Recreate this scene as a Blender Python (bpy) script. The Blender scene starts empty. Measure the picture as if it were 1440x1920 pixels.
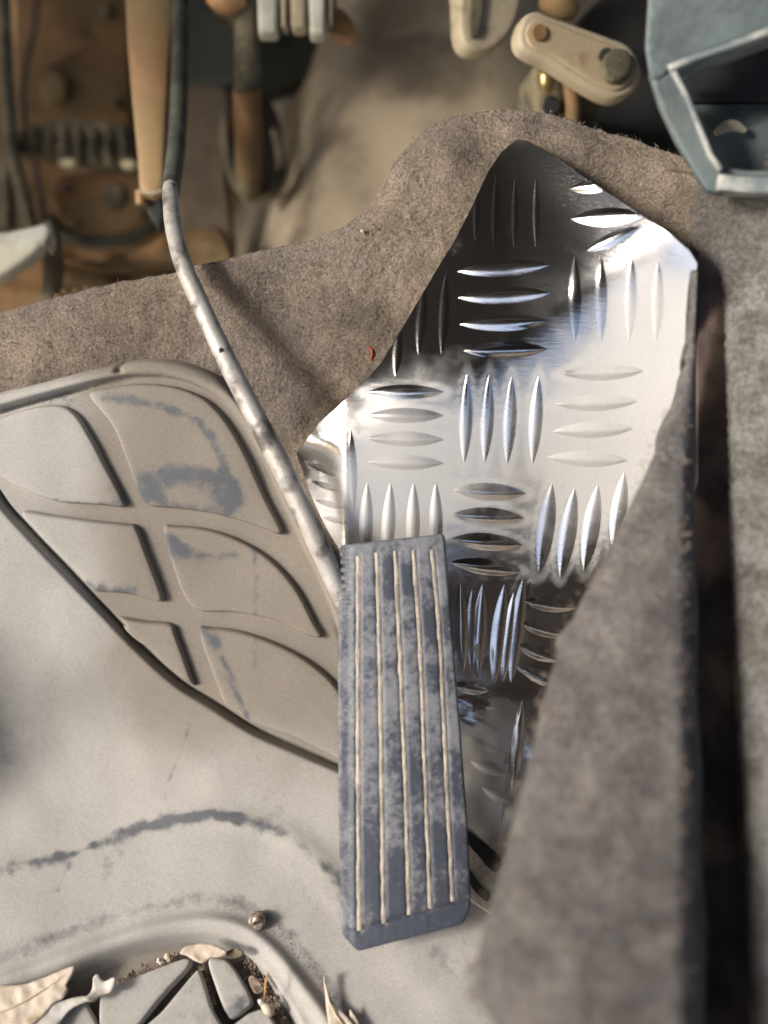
import bpy, math, random
import numpy as np
from mathutils import Vector, Matrix
from mathutils.geometry import delaunay_2d_cdt
random.seed(7); RNG = np.random.default_rng(7)
S = bpy.context.scene
COL = S.collection

# ------------------------------------------------------------------ camera
H = 0.55; PITCH = math.radians(55); VFOV = math.radians(50)
F = 960 / math.tan(VFOV / 2)                       # focal length in photo pixels (1440x1920)
CAM = np.array([0.0, 0.0, H])
FW = np.array([0, math.cos(PITCH), -math.sin(PITCH)])
UP = np.array([0, math.sin(PITCH), math.cos(PITCH)])
RT = np.array([1.0, 0, 0])
cd = bpy.data.cameras.new('camera'); cam = bpy.data.objects.new('camera', cd); COL.objects.link(cam)
cam.location = CAM; cam.rotation_euler = (math.pi / 2 - PITCH, 0, 0)
cd.sensor_fit = 'VERTICAL'; cd.sensor_height = 36; cd.angle = VFOV
cd.clip_start = 0.01; cd.clip_end = 500
cd.dof.use_dof = True; cd.dof.focus_distance = 0.525; cd.dof.aperture_fstop = 2.4
S.camera = cam

# ------------------------------------------------------------------ light
SUN_TRAVEL = Vector((0.74, 0.26, -0.58)).normalized()
w = bpy.data.worlds.new('World'); S.world = w; w.use_nodes = True
nt = w.node_tree; nt.nodes.clear()
sky = nt.nodes.new('ShaderNodeTexSky'); sky.sky_type = 'NISHITA'; sky.sun_disc = False
sky.sun_elevation = math.asin(-SUN_TRAVEL.z)
sky.sun_rotation = math.atan2(-SUN_TRAVEL.x, -SUN_TRAVEL.y)
sky.dust_density = 4.0; sky.air_density = 1.0
bg = nt.nodes.new('ShaderNodeBackground'); bg.inputs[1].default_value = 0.15
ow = nt.nodes.new('ShaderNodeOutputWorld')
nt.links.new(sky.outputs[0], bg.inputs[0]); nt.links.new(bg.outputs[0], ow.inputs[0])
sd = bpy.data.lights.new('sun', 'SUN'); sun = bpy.data.objects.new('sun', sd); COL.objects.link(sun)
sd.energy = 2.5; sd.angle = math.radians(12); sd.color = (1.0, 0.95, 0.88)
sun.rotation_euler = SUN_TRAVEL.to_track_quat('-Z', 'Y').to_euler(); sun.location = (-2, -1, 2)
S.view_settings.view_transform = 'Standard'; S.view_settings.look = 'None'
S.view_settings.exposure = 0.5; S.view_settings.gamma = 1

# ------------------------------------------------------------------ geometry of the view
def at(px, py, d):
    px = np.asarray(px, float)[..., None]; py = np.asarray(py, float)[..., None]; d = np.asarray(d, float)[..., None]
    return CAM + (FW + (px - 720) / F * RT + (960 - py) / F * UP) * d
def gz(x, y):                                       # height of the floor and toe board
    z = 0.90 * 0.5 * ((y - 0.2) + np.sqrt((y - 0.2) ** 2 + 0.04 ** 2))
    k = np.maximum(0, x - 0.09)
    return z + 0.5 * k * k / (k + 0.05)
def gdepth(px, py):                                 # depth at which a line of sight meets that surface
    px, py = np.broadcast_arrays(np.asarray(px, float), np.asarray(py, float))
    lo = np.full(px.shape, 0.2); hi = np.full(px.shape, 1.6)
    for _ in range(26):
        m = (lo + hi) / 2; p = at(px, py, m)
        below = p[..., 2] < gz(p[..., 0], p[..., 1])
        hi = np.where(below, m, hi); lo = np.where(below, lo, m)
    return (lo + hi) / 2
def normals(px, py, dfn):
    e = 2.0
    a = at(px + e, py, dfn(px + e, py)) - at(px - e, py, dfn(px - e, py))
    b = at(px, py - e, dfn(px, py - e)) - at(px, py + e, dfn(px, py + e))
    n = np.cross(a, b); n /= np.linalg.norm(n, axis=-1, keepdims=True) + 1e-12
    v = CAM - at(px, py, dfn(px, py))
    n *= np.sign((n * v).sum(-1, keepdims=True))
    return n
def catmull(pts, step, closed=False):
    P = np.asarray(pts, float); n = len(P); out = []
    rng = range(n) if closed else range(n - 1)
    for i in rng:
        if closed: a, b, c, d = P[i - 1], P[i], P[(i + 1) % n], P[(i + 2) % n]
        else: a, b, c, d = P[max(i - 1, 0)], P[i], P[i + 1], P[min(i + 2, n - 1)]
        L = np.linalg.norm((c - b)[:2]); k = max(1, int(round(L / step)))
        for j in range(k):
            t = j / k
            out.append(0.5 * ((2 * b) + (c - a) * t + (2 * a - 5 * b + 4 * c - d) * t * t + (3 * b - a - 3 * c + d) * t ** 3))
    if not closed: out.append(P[-1])
    return np.array(out)
def lin(pts, step, closed=True):                    # straight edges, small rounding left to the material
    P = np.asarray(pts, float); n = len(P); out = []
    for i in range(n if closed else n - 1):
        b, c = P[i], P[(i + 1) % n]; k = max(1, int(round(np.linalg.norm(c - b) / step)))
        for j in range(k): out.append(b + (c - b) * j / k)
    if not closed: out.append(P[-1])
    return np.array(out)
def rcorner(pts, r):                                # round every corner of a polygon
    P = np.asarray(pts, float); n = len(P); out = []
    for i in range(n):
        a, b, c = P[i - 1], P[i], P[(i + 1) % n]
        u = (a - b); v = (c - b); lu = np.linalg.norm(u); lv = np.linalg.norm(v)
        k = min(r, lu * .45, lv * .45); p0 = b + u / lu * k; p1 = b + v / lv * k
        for t in (0, .25, .5, .75, 1): out.append((1 - t) ** 2 * p0 + 2 * t * (1 - t) * b + t * t * p1)
    return np.array(out)
def pdist(X, Y, poly, closed=False):
    P = np.asarray(poly, float); Q = np.roll(P, -1, 0)
    if not closed: P, Q = P[:-1], Q[:-1]
    best = np.full(np.shape(X), 1e9)
    for (ax, ay), (bx, by) in zip(P[:, :2], Q[:, :2]):
        dx, dy = bx - ax, by - ay; L = dx * dx + dy * dy + 1e-9
        t = np.clip(((X - ax) * dx + (Y - ay) * dy) / L, 0, 1)
        best = np.minimum(best, (X - ax - t * dx) ** 2 + (Y - ay - t * dy) ** 2)
    return np.sqrt(best)
def inside(X, Y, poly):
    P = np.asarray(poly, float); Q = np.roll(P, -1, 0); r = np.zeros(np.shape(X), bool)
    for (ax, ay), (bx, by) in zip(P[:, :2], Q[:, :2]):
        if ay == by: continue
        r ^= ((ay > Y) != (by > Y)) & (X < (bx - ax) * (Y - ay) / (by - ay) + ax)
    return r
def sstep(a, b, x):
    t = np.clip((x - a) / (b - a), 0, 1); return t * t * (3 - 2 * t)
def vnoise(X, Y, seed=0):                           # smooth value noise for relief
    X = np.asarray(X, float); Y = np.asarray(Y, float)
    r = np.random.default_rng(seed).random((64, 64)); xi = np.floor(X).astype(int); yi = np.floor(Y).astype(int)
    fx = X - xi; fy = Y - yi; fx = fx * fx * (3 - 2 * fx); fy = fy * fy * (3 - 2 * fy)
    g = lambda i, j: r[i % 64, j % 64]
    return (g(xi, yi) * (1 - fx) + g(xi + 1, yi) * fx) * (1 - fy) + (g(xi, yi + 1) * (1 - fx) + g(xi + 1, yi + 1) * fx) * fy - 0.5

# ------------------------------------------------------------------ objects
WLOC = {}
def thing(name, label, cat, loc, group=None):
    o = bpy.data.objects.new(name, None); COL.objects.link(o); o.location = loc; o.empty_display_size = 0.02
    WLOC[o] = np.array(loc, float); tag(o, label, cat, group); return o
def tag(o, label=None, cat=None, group=None, kind=None):
    if label: o['label'] = label
    if cat: o['category'] = cat
    if group: o['group'] = group
    if kind: o['kind'] = kind
    return o
def mk(name, V, Fc, mat, parent=None, attrs=None, smooth=True, label=None, cat=None, group=None, kind=None, angle=40):
    V = np.asarray(V, float)
    if parent is None: base = np.array([V[:, 0].mean(), V[:, 1].mean(), V[:, 2].min()])
    else: base = WLOC[parent]
    me = bpy.data.meshes.new(name); me.from_pydata((V - base).tolist(), [], [list(map(int, f)) for f in Fc])
    if attrs:
        for k, a in attrs.items():
            at_ = me.attributes.new(k, 'FLOAT', 'POINT'); at_.data.foreach_set('value', np.asarray(a, np.float32))
    me.materials.append(mat)
    me.validate(); me.update()
    if smooth:
        me.polygons.foreach_set('use_smooth', [True] * len(me.polygons))
        if angle: me.set_sharp_from_angle(angle=math.radians(angle))
    o = bpy.data.objects.new(name, me); COL.objects.link(o)
    if parent is None: o.location = base
    else: o.parent = parent
    WLOC[o] = base
    return tag(o, label, cat, group, kind)
def soilf(X, Y): return 1.0 * sstep(90, 330, X) * sstep(1600, 1200, Y) + .2 * sstep(760, 700, Y)
def sheet(name, outline, dfn, mat, parent=None, step=10, thick=0.002, rnd=0, hfn=None, wfn=None, rdepth=None, nrings=3, raw=False, **kw):
    """solid plate whose outline is given on the line of sight and whose front lies at depth dfn; rnd = edge rounding in px"""
    if not callable(dfn): dv = dfn; dfn = lambda X, Y: np.full(np.shape(X), dv)
    B = np.asarray(outline, float)
    if not raw: B = lin(B, step)
    area = 0.5 * np.sum(B[:, 0] * np.roll(B[:, 1], -1) - np.roll(B[:, 0], -1) * B[:, 1])
    if area < 0: B = B[::-1]
    nb = len(B); T = np.roll(B, -1, 0) - np.roll(B, 1, 0); T /= np.linalg.norm(T, axis=1, keepdims=True) + 1e-9
    N = np.stack([-T[:, 1], T[:, 0]], 1)
    pts = [B]
    if rnd:
        for k in range(1, nrings + 1):
            q = B + N * rnd * k / nrings
            d = pdist(q[:, 0], q[:, 1], B, True)
            pts.append(q[inside(q[:, 0], q[:, 1], B) & (d > rnd * k / nrings * .9)])
    x0, y0 = B.min(0); x1, y1 = B.max(0)
    gy = np.arange(y0, y1, step * .87); G = []
    for i, yy in enumerate(gy):
        xs = np.arange(x0 + (i % 2) * step / 2, x1, step); G.append(np.stack([xs, np.full(len(xs), yy)], 1))
    G = np.concatenate(G)
    G = G[inside(G[:, 0], G[:, 1], B)]
    if len(G): G = G[pdist(G[:, 0], G[:, 1], B, True) > rnd + .45 * step]
    pts.append(G); A = np.concatenate(pts)
    r = delaunay_2d_cdt([Vector(p) for p in A], [(i, (i + 1) % nb) for i in range(nb)], [], 1, 1e-4)
    v2 = np.array([tuple(v) for v in r[0]]); tri = r[2]
    ed = {}
    for t in tri:
        for a, b in zip(t, t[1:] + t[:1]):
            ed[(a, b)] = 1
    bnd = [(a, b) for (a, b) in ed if (b, a) not in ed]
    X, Y = v2[:, 0], v2[:, 1]; D = dfn(X, Y); P = at(X, Y, D); Nn = normals(X, Y, dfn)
    h = np.zeros(len(X))
    if rnd:
        s = np.clip(pdist(X, Y, B, True) / rnd, 0, 1); rd = rdepth if rdepth is not None else thick * .6
        h -= rd * (1 - np.sqrt(np.clip(1 - (1 - s) ** 2, 0, 1)))
    if hfn: h += hfn(X, Y)
    top = P + Nn * h[:, None]
    bot = P - Nn * thick
    n = len(X); Fc = [list(t) for t in tri] + [[a + n for a in t[::-1]] for t in tri]
    # orientation: make the front face the viewer
    t = tri[0]; nn = np.cross(top[t[1]] - top[t[0]], top[t[2]] - top[t[0]])
    if (nn * (CAM - top[t[0]])).sum() < 0: Fc = [f[::-1] for f in Fc]; flip = True
    else: flip = False
    for a, b in bnd:
        q = [b, a, a + n, b + n]; Fc.append(q[::-1] if flip else q)
    V = np.concatenate([top, bot]); attrs = {}
    if wfn is not None: wv = wfn(X, Y); attrs['wear'] = np.concatenate([wv, wv])
    if mat is M['rubber']: sv = soilf(X, Y); attrs['soil'] = np.concatenate([sv, sv])
    return mk(name, V, Fc, mat, parent, attrs, **kw)
def tube(name, pts, mat, parent=None, seg=14, flat=1.0, step=10, caps=True, wob=0, **kw):
    """pts: (px, py, depth, radius in m)"""
    Q = catmull(pts, step); W = at(Q[:, 0], Q[:, 1], Q[:, 2]); R = Q[:, 3]
    n = len(W); T = np.gradient(W, axis=0); T /= np.linalg.norm(T, axis=1, keepdims=True) + 1e-12
    V = []; Fc = []
    for i in range(n):
        v = CAM - W[i]; s = np.cross(T[i], v); s /= np.linalg.norm(s) + 1e-12; u = np.cross(s, T[i])
        for k in range(seg):
            a = 2 * math.pi * k / seg; rr = R[i] * (1 + wob * random.uniform(-1, 1))
            V.append(W[i] + s * math.cos(a) * rr + u * math.sin(a) * rr * flat)
    for i in range(n - 1):
        for k in range(seg):
            k2 = (k + 1) % seg; Fc.append([i * seg + k, i * seg + k2, (i + 1) * seg + k2, (i + 1) * seg + k])
    if caps: Fc.append(list(range(seg))[::-1]); Fc.append([(n - 1) * seg + k for k in range(seg)])
    return mk(name, V, Fc, mat, parent, **kw)
def circle(cx, cy, r, ry=None, n=24, rot=0):
    ry = ry or r; c, s = math.cos(rot), math.sin(rot)
    return [(cx + c * r * math.cos(a) - s * ry * math.sin(a), cy + s * r * math.cos(a) + c * ry * math.sin(a)) for a in np.linspace(0, 2 * math.pi, n, endpoint=False)]

# ------------------------------------------------------------------ materials
def material(name, a, b, scale=30, lo=.4, hi=.6, rough=.8, rough2=None, metal=0, metal2=None, bump=.3, bscale=400, bdist=.0006,
             wear=False, wgain=1.0, fine=0.15, fscale=900, stretch=None, detail=8, c=None, cscale=8, soil=None, scratch=False, famt=.5):
    m = bpy.data.materials.new(name); m.use_nodes = True; t = m.node_tree; N = t.nodes; L = t.links
    p = N['Principled BSDF']; tc = N.new('ShaderNodeTexCoord'); co = tc.outputs['Object']
    if stretch:
        mp = N.new('ShaderNodeMapping'); mp.inputs['Scale'].default_value = stretch; L.new(co, mp.inputs[0]); co2 = mp.outputs[0]
    else: co2 = co
    def noise(s, d=detail, r=.6, src=None):
        n = N.new('ShaderNodeTexNoise'); n.inputs['Scale'].default_value = s; n.inputs['Detail'].default_value = d
        n.inputs['Roughness'].default_value = r; L.new(src or co2, n.inputs['Vector']); return n.outputs[0]
    f = noise(scale)
    if wear:
        at_ = N.new('ShaderNodeAttribute'); at_.attribute_name = 'wear'
        ma = N.new('ShaderNodeMath'); ma.operation = 'MULTIPLY_ADD'; L.new(at_.outputs['Fac'], ma.inputs[0]); ma.inputs[1].default_value = wgain; L.new(f, ma.inputs[2]); f = ma.outputs[0]
        fn_ = noise(scale * 6, 5, .7); mb = N.new('ShaderNodeMath'); mb.operation = 'MULTIPLY_ADD'; L.new(fn_, mb.inputs[0]); mb.inputs[1].default_value = famt; mb.inputs[2].default_value = -famt / 2
        mc = N.new('ShaderNodeMath'); mc.operation = 'ADD'; L.new(f, mc.inputs[0]); L.new(mb.outputs[0], mc.inputs[1]); f = mc.outputs[0]
    mr = N.new('ShaderNodeMapRange'); mr.interpolation_type = 'SMOOTHSTEP'; L.new(f, mr.inputs[0]); mr.inputs[1].default_value = lo; mr.inputs[2].default_value = hi
    mx = N.new('ShaderNodeMix'); mx.data_type = 'RGBA'; L.new(mr.outputs[0], mx.inputs[0])
    mx.inputs[6].default_value = (*a, 1); mx.inputs[7].default_value = (*b, 1); col = mx.outputs[2]
    if soil:
        sa = N.new('ShaderNodeAttribute'); sa.attribute_name = 'soil'; g = noise(14, 6)
        sm = N.new('ShaderNodeMath'); sm.operation = 'MULTIPLY_ADD'; L.new(g, sm.inputs[0]); sm.inputs[1].default_value = 1.0; L.new(sa.outputs['Fac'], sm.inputs[2])
        sr = N.new('ShaderNodeMapRange'); sr.interpolation_type = 'SMOOTHSTEP'; L.new(sm.outputs[0], sr.inputs[0]); sr.inputs[1].default_value = .55; sr.inputs[2].default_value = 1.35
        mx3 = N.new('ShaderNodeMix'); mx3.data_type = 'RGBA'; L.new(sr.outputs[0], mx3.inputs[0]); mx3.inputs[6].default_value = (*a, 1)
        if c:
            g = noise(cscale, 4); m2 = N.new('ShaderNodeMapRange'); L.new(g, m2.inputs[0]); m2.inputs[1].default_value = .45; m2.inputs[2].default_value = .7
            mx2 = N.new('ShaderNodeMix'); mx2.data_type = 'RGBA'; L.new(m2.outputs[0], mx2.inputs[0]); mx2.inputs[6].default_value = (*a, 1); mx2.inputs[7].default_value = (*c, 1); L.new(mx2.outputs[2], mx3.inputs[6])
        mx3.inputs[7].default_value = (*soil, 1); L.new(mx3.outputs[2], mx.inputs[6])
    if c and not soil:
        g = noise(cscale, 4); m2 = N.new('ShaderNodeMapRange'); L.new(g, m2.inputs[0]); m2.inputs[1].default_value = .45; m2.inputs[2].default_value = .7
        mx2 = N.new('ShaderNodeMix'); mx2.data_type = 'RGBA'; L.new(m2.outputs[0], mx2.inputs[0]); L.new(col, mx2.inputs[6]); mx2.inputs[7].default_value = (*c, 1); col = mx2.outputs[2]
    if fine:
        g = noise(fscale, 3, .7, co); m3 = N.new('ShaderNodeMapRange'); L.new(g, m3.inputs[0]); m3.inputs[1].default_value = .3; m3.inputs[2].default_value = .7
        m3.inputs[3].default_value = 1 - fine; m3.inputs[4].default_value = 1 + fine
        vm = N.new('ShaderNodeVectorMath'); vm.operation = 'SCALE'; L.new(col, vm.inputs[0]); L.new(m3.outputs[0], vm.inputs['Scale']); col = vm.outputs[0]
    L.new(col, p.inputs['Base Color'])
    if soil:
        ka = N.new('ShaderNodeAttribute'); ka.attribute_name = 'painted_shade'; g = noise(30, 8, .7); kr = N.new('ShaderNodeMapRange'); L.new(g, kr.inputs[0]); kr.inputs[1].default_value = .3; kr.inputs[2].default_value = .7; kr.inputs[3].default_value = .7; kr.inputs[4].default_value = 1.15  # soft shadow on the mat, mixed into its colour as dark grey
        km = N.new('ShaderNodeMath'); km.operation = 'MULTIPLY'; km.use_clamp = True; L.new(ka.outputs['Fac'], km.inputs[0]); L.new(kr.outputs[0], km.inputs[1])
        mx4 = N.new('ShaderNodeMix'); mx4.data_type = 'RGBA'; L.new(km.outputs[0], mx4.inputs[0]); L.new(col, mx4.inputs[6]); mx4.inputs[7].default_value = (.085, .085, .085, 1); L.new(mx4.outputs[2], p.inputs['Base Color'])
    def two(x, y, sock):
        if y is None: p.inputs[sock].default_value = x; return
        q = N.new('ShaderNodeMapRange'); L.new(mr.outputs[0], q.inputs[0]); q.inputs[3].default_value = x; q.inputs[4].default_value = y; L.new(q.outputs[0], p.inputs[sock])
    two(rough, rough2, 'Roughness'); two(metal, metal2, 'Metallic')
    p.inputs['Specular IOR Level'].default_value = .35
    if bump:
        b1 = noise(bscale, 6, .65, co); bp = N.new('ShaderNodeBump'); bp.inputs['Strength'].default_value = bump; bp.inputs['Distance'].default_value = bdist
        L.new(b1, bp.inputs['Height']); L.new(bp.outputs[0], p.inputs['Normal'])
    if scratch:
        mp2 = N.new('ShaderNodeMapping'); mp2.inputs['Scale'].default_value = (30, 700, 700); mp2.inputs['Rotation'].default_value = (0, 0, .12); L.new(co, mp2.inputs[0])
        n5 = noise(1.0, 4, .7, mp2.outputs[0]); b5 = N.new('ShaderNodeBump'); b5.inputs['Strength'].default_value = .45; b5.inputs['Distance'].default_value = .0002
        L.new(n5, b5.inputs['Height']); L.new(bp.outputs[0], b5.inputs['Normal']); L.new(b5.outputs[0], p.inputs['Normal'])
    return m
M = {}
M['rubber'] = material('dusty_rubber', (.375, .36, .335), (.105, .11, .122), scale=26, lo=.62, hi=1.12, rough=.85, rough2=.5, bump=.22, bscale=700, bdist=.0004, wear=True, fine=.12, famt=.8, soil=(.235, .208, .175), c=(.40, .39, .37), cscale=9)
M['pad_rubber'] = material('pedal_rubber', (.20, .208, .23), (.06, .068, .09), scale=55, famt=.9, lo=.36, hi=.70, rough=.75, rough2=.42, bump=.35, bscale=500, bdist=.0005, wear=True, wgain=.5, fine=.12, stretch=None)
M['groove_dust'] = material('packed_dust', (.52, .46, .39), (.34, .30, .26), scale=120, rough=.95, bump=.6, bscale=900, bdist=.0006)
M['carpet'] = material('brown_carpet', (.27, .218, .168), (.12, .098, .076), scale=22, lo=.38, hi=.72, rough=1, bump=.7, bscale=520, bdist=.0022, fine=.38, fscale=700, c=(.20, .17, .145), cscale=14)
M['carpet_grey'] = material('grey_carpet', (.24, .225, .215), (.10, .095, .098), scale=75, lo=.25, hi=.75, rough=1, bump=1.0, bscale=420, bdist=.0025, fine=.35, fscale=500, c=(.15, .145, .145), cscale=14)
M['carpet_side'] = material('dusty_side_carpet', (.29, .28, .26), (.14, .125, .108), wear=True, scale=60, lo=.34, hi=.66, rough=1, bump=1.0, bscale=360, bdist=.003, fine=.35, fscale=420, c=(.20, .195, .18), cscale=14)
M['fibre'] = material('carpet_fibre', (.34, .285, .235), (.15, .125, .105), scale=60, rough=1, bump=0, fine=.3)
M['plate'] = material('polished_metal', (.63, .62, .605), (.72, .72, .735), scale=22, lo=.15, hi=.75, rough=.48, rough2=.14, metal=.30, metal2=1.0, bump=.12, bscale=900, bdist=.0002, wear=True, wgain=-.6, fine=.06, famt=.12, scratch=True)
M['rod'] = material('worn_rod', (.44, .415, .38), (.12, .11, .10), scale=70, lo=.46, hi=.62, rough=.45, rough2=.6, metal=.25, metal2=.2, bump=.5, bscale=700, bdist=.0006, c=(.54, .53, .51), cscale=40)
M['rod_dark'] = material('shaded_green_rod', (.10, .11, .09), (.05, .055, .045), scale=60, rough=.6, metal=.2)  # same rod as the lower arm, its shade painted in as dark green
M['tan'] = material('tan_paint', (.46, .385, .27), (.30, .245, .17), scale=24, rough=.55, rough2=.8, bump=.2, bscale=150, bdist=.0008, fine=.1, c=(.48, .42, .33), cscale=6)
M['brown'] = material('brown_dusty_metal', (.24, .135, .06), (.12, .075, .035), scale=18, rough=.75, bump=.4, bscale=200, bdist=.001, fine=.15, c=(.22, .16, .075), cscale=10)
M['leverbrown'] = material('tan_brown_painted_metal', (.40, .245, .125), (.31, .185, .095), scale=25, rough=.5, bump=.2, bscale=200, fine=.08, c=(.38, .28, .14), cscale=14)
M['olive'] = material('olive_dusty_metal', (.19, .16, .10), (.09, .08, .055), scale=50, rough=.8, bump=.6, bscale=260, bdist=.0015, fine=.3)
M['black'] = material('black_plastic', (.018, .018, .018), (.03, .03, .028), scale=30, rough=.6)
M['green_black'] = material('black_green_rubber', (.03, .036, .03), (.05, .055, .045), scale=30, rough=.5)
M['brass'] = material('brass', (.60, .42, .16), (.40, .30, .14), scale=60, rough=.3, metal=.8)
M['clip'] = material('yellowed_clip', (.75, .70, .42), (.6, .55, .35), scale=60, rough=.4)
M['white'] = material('white_plastic', (.60, .60, .52), (.45, .43, .34), scale=40, rough=.5, fine=.08)
M['cream'] = material('cream_paint_and_glint', (.44, .375, .26), (.25, .21, .15), scale=55, lo=.52, hi=.72, rough=.5, bump=.3, bscale=300, fine=.15)
M['orange'] = material('orange_plastic', (.55, .30, .12), (.35, .2, .1), scale=40, rough=.4)
M['blue'] = material('blue_grey_paint', (.115, .145, .15), (.05, .065, .072), scale=34, lo=.38, hi=.66, rough=.42, rough2=.35, metal=.15, bump=.35, bscale=260, bdist=.0006, fine=.12, c=(.18, .205, .20), cscale=18)
M['blue_light'] = material('worn_blue_grey_edge', (.40, .40, .375), (.16, .19, .20), scale=45, rough=.5, metal=.2, bump=.3, bscale=300)
M['tan_face'] = material('tan_worn_metal', (.43, .34, .22), (.30, .20, .11), scale=70, lo=.5, hi=.7, rough=.5, fine=.12)
M['dull_brown'] = material('dull_brown_metal', (.15, .115, .08), (.105, .085, .06), scale=40, rough=.8, bump=.3, bscale=200, fine=.2)
M['void'] = material('dark_matt_boot', (.02, .013, .012), (.012, .01, .01), scale=30, rough=1, bump=0)
M['redbrown'] = material('dark_red_brown_trim', (.17, .12, .10), (.09, .066, .056), scale=40, rough=.85, bump=.5, bscale=300, bdist=.001)
M['leaf'] = material('dry_leaf', (.60, .51, .41), (.36, .27, .18), scale=90, lo=.5, hi=.75, rough=.7, bump=.5, bscale=260, bdist=.0006, fine=.08)
M['leaf_grey'] = material('bleached_leaf', (.54, .52, .48), (.38, .34, .29), scale=50, rough=.7, bump=.4, bscale=260, bdist=.0006, fine=.06)
M['grit'] = material('grit', (.34, .27, .21), (.16, .12, .09), scale=300, rough=.95)
M['screw'] = material('corroded_steel', (.42, .35, .28), (.16, .11, .08), scale=300, rough=.4, metal=.6)
M['red'] = material('red_thread', (.45, .08, .05), (.3, .06, .04), scale=200, rough=.9)
M['glassgrey'] = material('dust_crumb', (.5, .46, .4), (.34, .3, .26), scale=200, rough=.7)
M['seat'] = material('dark_seat_cloth', (.045, .042, .04), (.03, .03, .03), scale=30, rough=.95)
M['dash'] = material('dark_dashboard_plastic', (.055, .048, .038), (.04, .036, .03), scale=30, rough=.7)
M['ground'] = material('dry_ground', (.36, .30, .23), (.26, .22, .17), scale=2, rough=1, bump=0)

# ------------------------------------------------------------------ the cabin round the frame and the ground outside
def box(name, x0, x1, y0, y1, z0, z1, mat, bev=.02, **kw):
    import bmesh
    bm = bmesh.new(); bmesh.ops.create_cube(bm, size=1)
    for v in bm.verts: v.co = Vector(((x0, x1)[v.co.x > 0], (y0, y1)[v.co.y > 0], (z0, z1)[v.co.z > 0]))
    bmesh.ops.bevel(bm, geom=bm.edges[:], offset=bev, segments=3, affect='EDGES')
    V = [tuple(v.co) for v in bm.verts]; Fc = [[v.index for v in f.verts] for f in bm.faces]; bm.free()
    return mk(name, V, Fc, mat, **kw)
box('ground', -60, 60, -60, 60, -.75, -.65, M['ground'], bev=.005, kind='structure')
box('unseen_dashboard', -.62, .9, .52, 1.05, .36, .62, M['dash'], bev=.04, kind='structure')  # out of view, front edge placed to set the shade on the bulkhead
box('unseen_cabin_roof', -.72, .9, -1.1, .72, 1.12, 1.16, M['seat'], bev=.01, kind='structure')  # out of view, extended so the plate's upper part reflects dark
box('seat_cushion', -.30, .30, -.95, -.32, -.02, .28, M['seat'], bev=.06, kind='structure')
box('unseen_cabin_rear_wall', -.6, .9, -1.2, -1.1, -.05, .50, M['seat'], bev=.01, kind='structure')  # out of view, kept low so the plate reflects sky above it
box('pillar_blocker', -.80, -.66, .36, .60, -.05, 1.12, M['dash'], bev=.02, kind='structure')  # unseen blocker added to keep sun off the upper background
box('centre_console', .42, .9, -1.1, .5, -.05, .34, M['dash'], bev=.03, kind='structure')

# ------------------------------------------------------------------ floor carpet on the toe board
mat_out = catmull([(-330, 830), (-160, 778), (0, 738), (110, 712), (222, 686), (260, 676), (310, 676), (365, 688), (415, 712), (460, 760), (500, 830), (560, 930), (610, 1020), (650, 1100), (740, 1300), (830, 1470), (900, 1600), (990, 1780), (1080, 1950), (1130, 2080), (400, 2120), (-330, 2110)], 12, True)
edge = catmull([(-260, 640), (-120, 615), (0, 585), (110, 556), (200, 533), (265, 521), (320, 512), (370, 497), (420, 487), (480, 470), (540, 458), (600, 442), (650, 418), (690, 385), (715, 345), (740, 300), (775, 262), (800, 240), (850, 216), (905, 205), (970, 202), (1040, 212), (1100, 232), (1190, 260), (1320, 300), (1500, 320)], 7)
edge[:, 1] += 3.0 * vnoise(edge[:, 0] / 17, edge[:, 0] * 0, 3) + 3 * vnoise(edge[:, 0] / 6, edge[:, 0] * 0, 4)
rows = []
tt = np.concatenate([np.linspace(0, .3, 110), np.linspace(.3, 1, 70)[1:]])
nE = len(edge)
Xg = np.repeat(edge[None, :, 0], len(tt), 0); Y0 = edge[None, :, 1]; Yg = Y0 + (2150 - Y0) * tt[:, None]
Dg = gdepth(Xg, Yg)
hN = .0016 * vnoise(Xg / 60, Yg / 60, 5) * 2 + .0009 * vnoise(Xg / 14, Yg / 14, 6) + .0005 * vnoise(Xg / 6, Yg / 6, 8)
Ng = normals(Xg, Yg, gdepth)
hN = hN + .004 * sstep(0, 40, pdist(Xg, Yg, edge)) - .004
hN -= .014 * inside(Xg, Yg, mat_out) * sstep(10, 26, pdist(Xg, Yg, mat_out, True))
Pg = at(Xg, Yg, Dg) + Ng * hN[..., None]
back1 = Pg[0] - Ng[0] * .004 + np.array([0, .0015, 0]); back2 = Pg[0] - Ng[0] * .011
V = np.concatenate([back2, back1, Pg.reshape(-1, 3)]); R = len(tt) + 2; Fc = []
for i in range(R - 1):
    for j in range(nE - 1): Fc.append([i * nE + j, (i + 1) * nE + j, (i + 1) * nE + j + 1, i * nE + j + 1])
carpet = mk('floor_carpet', V, Fc, M['carpet'], kind='structure', angle=0)
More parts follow.
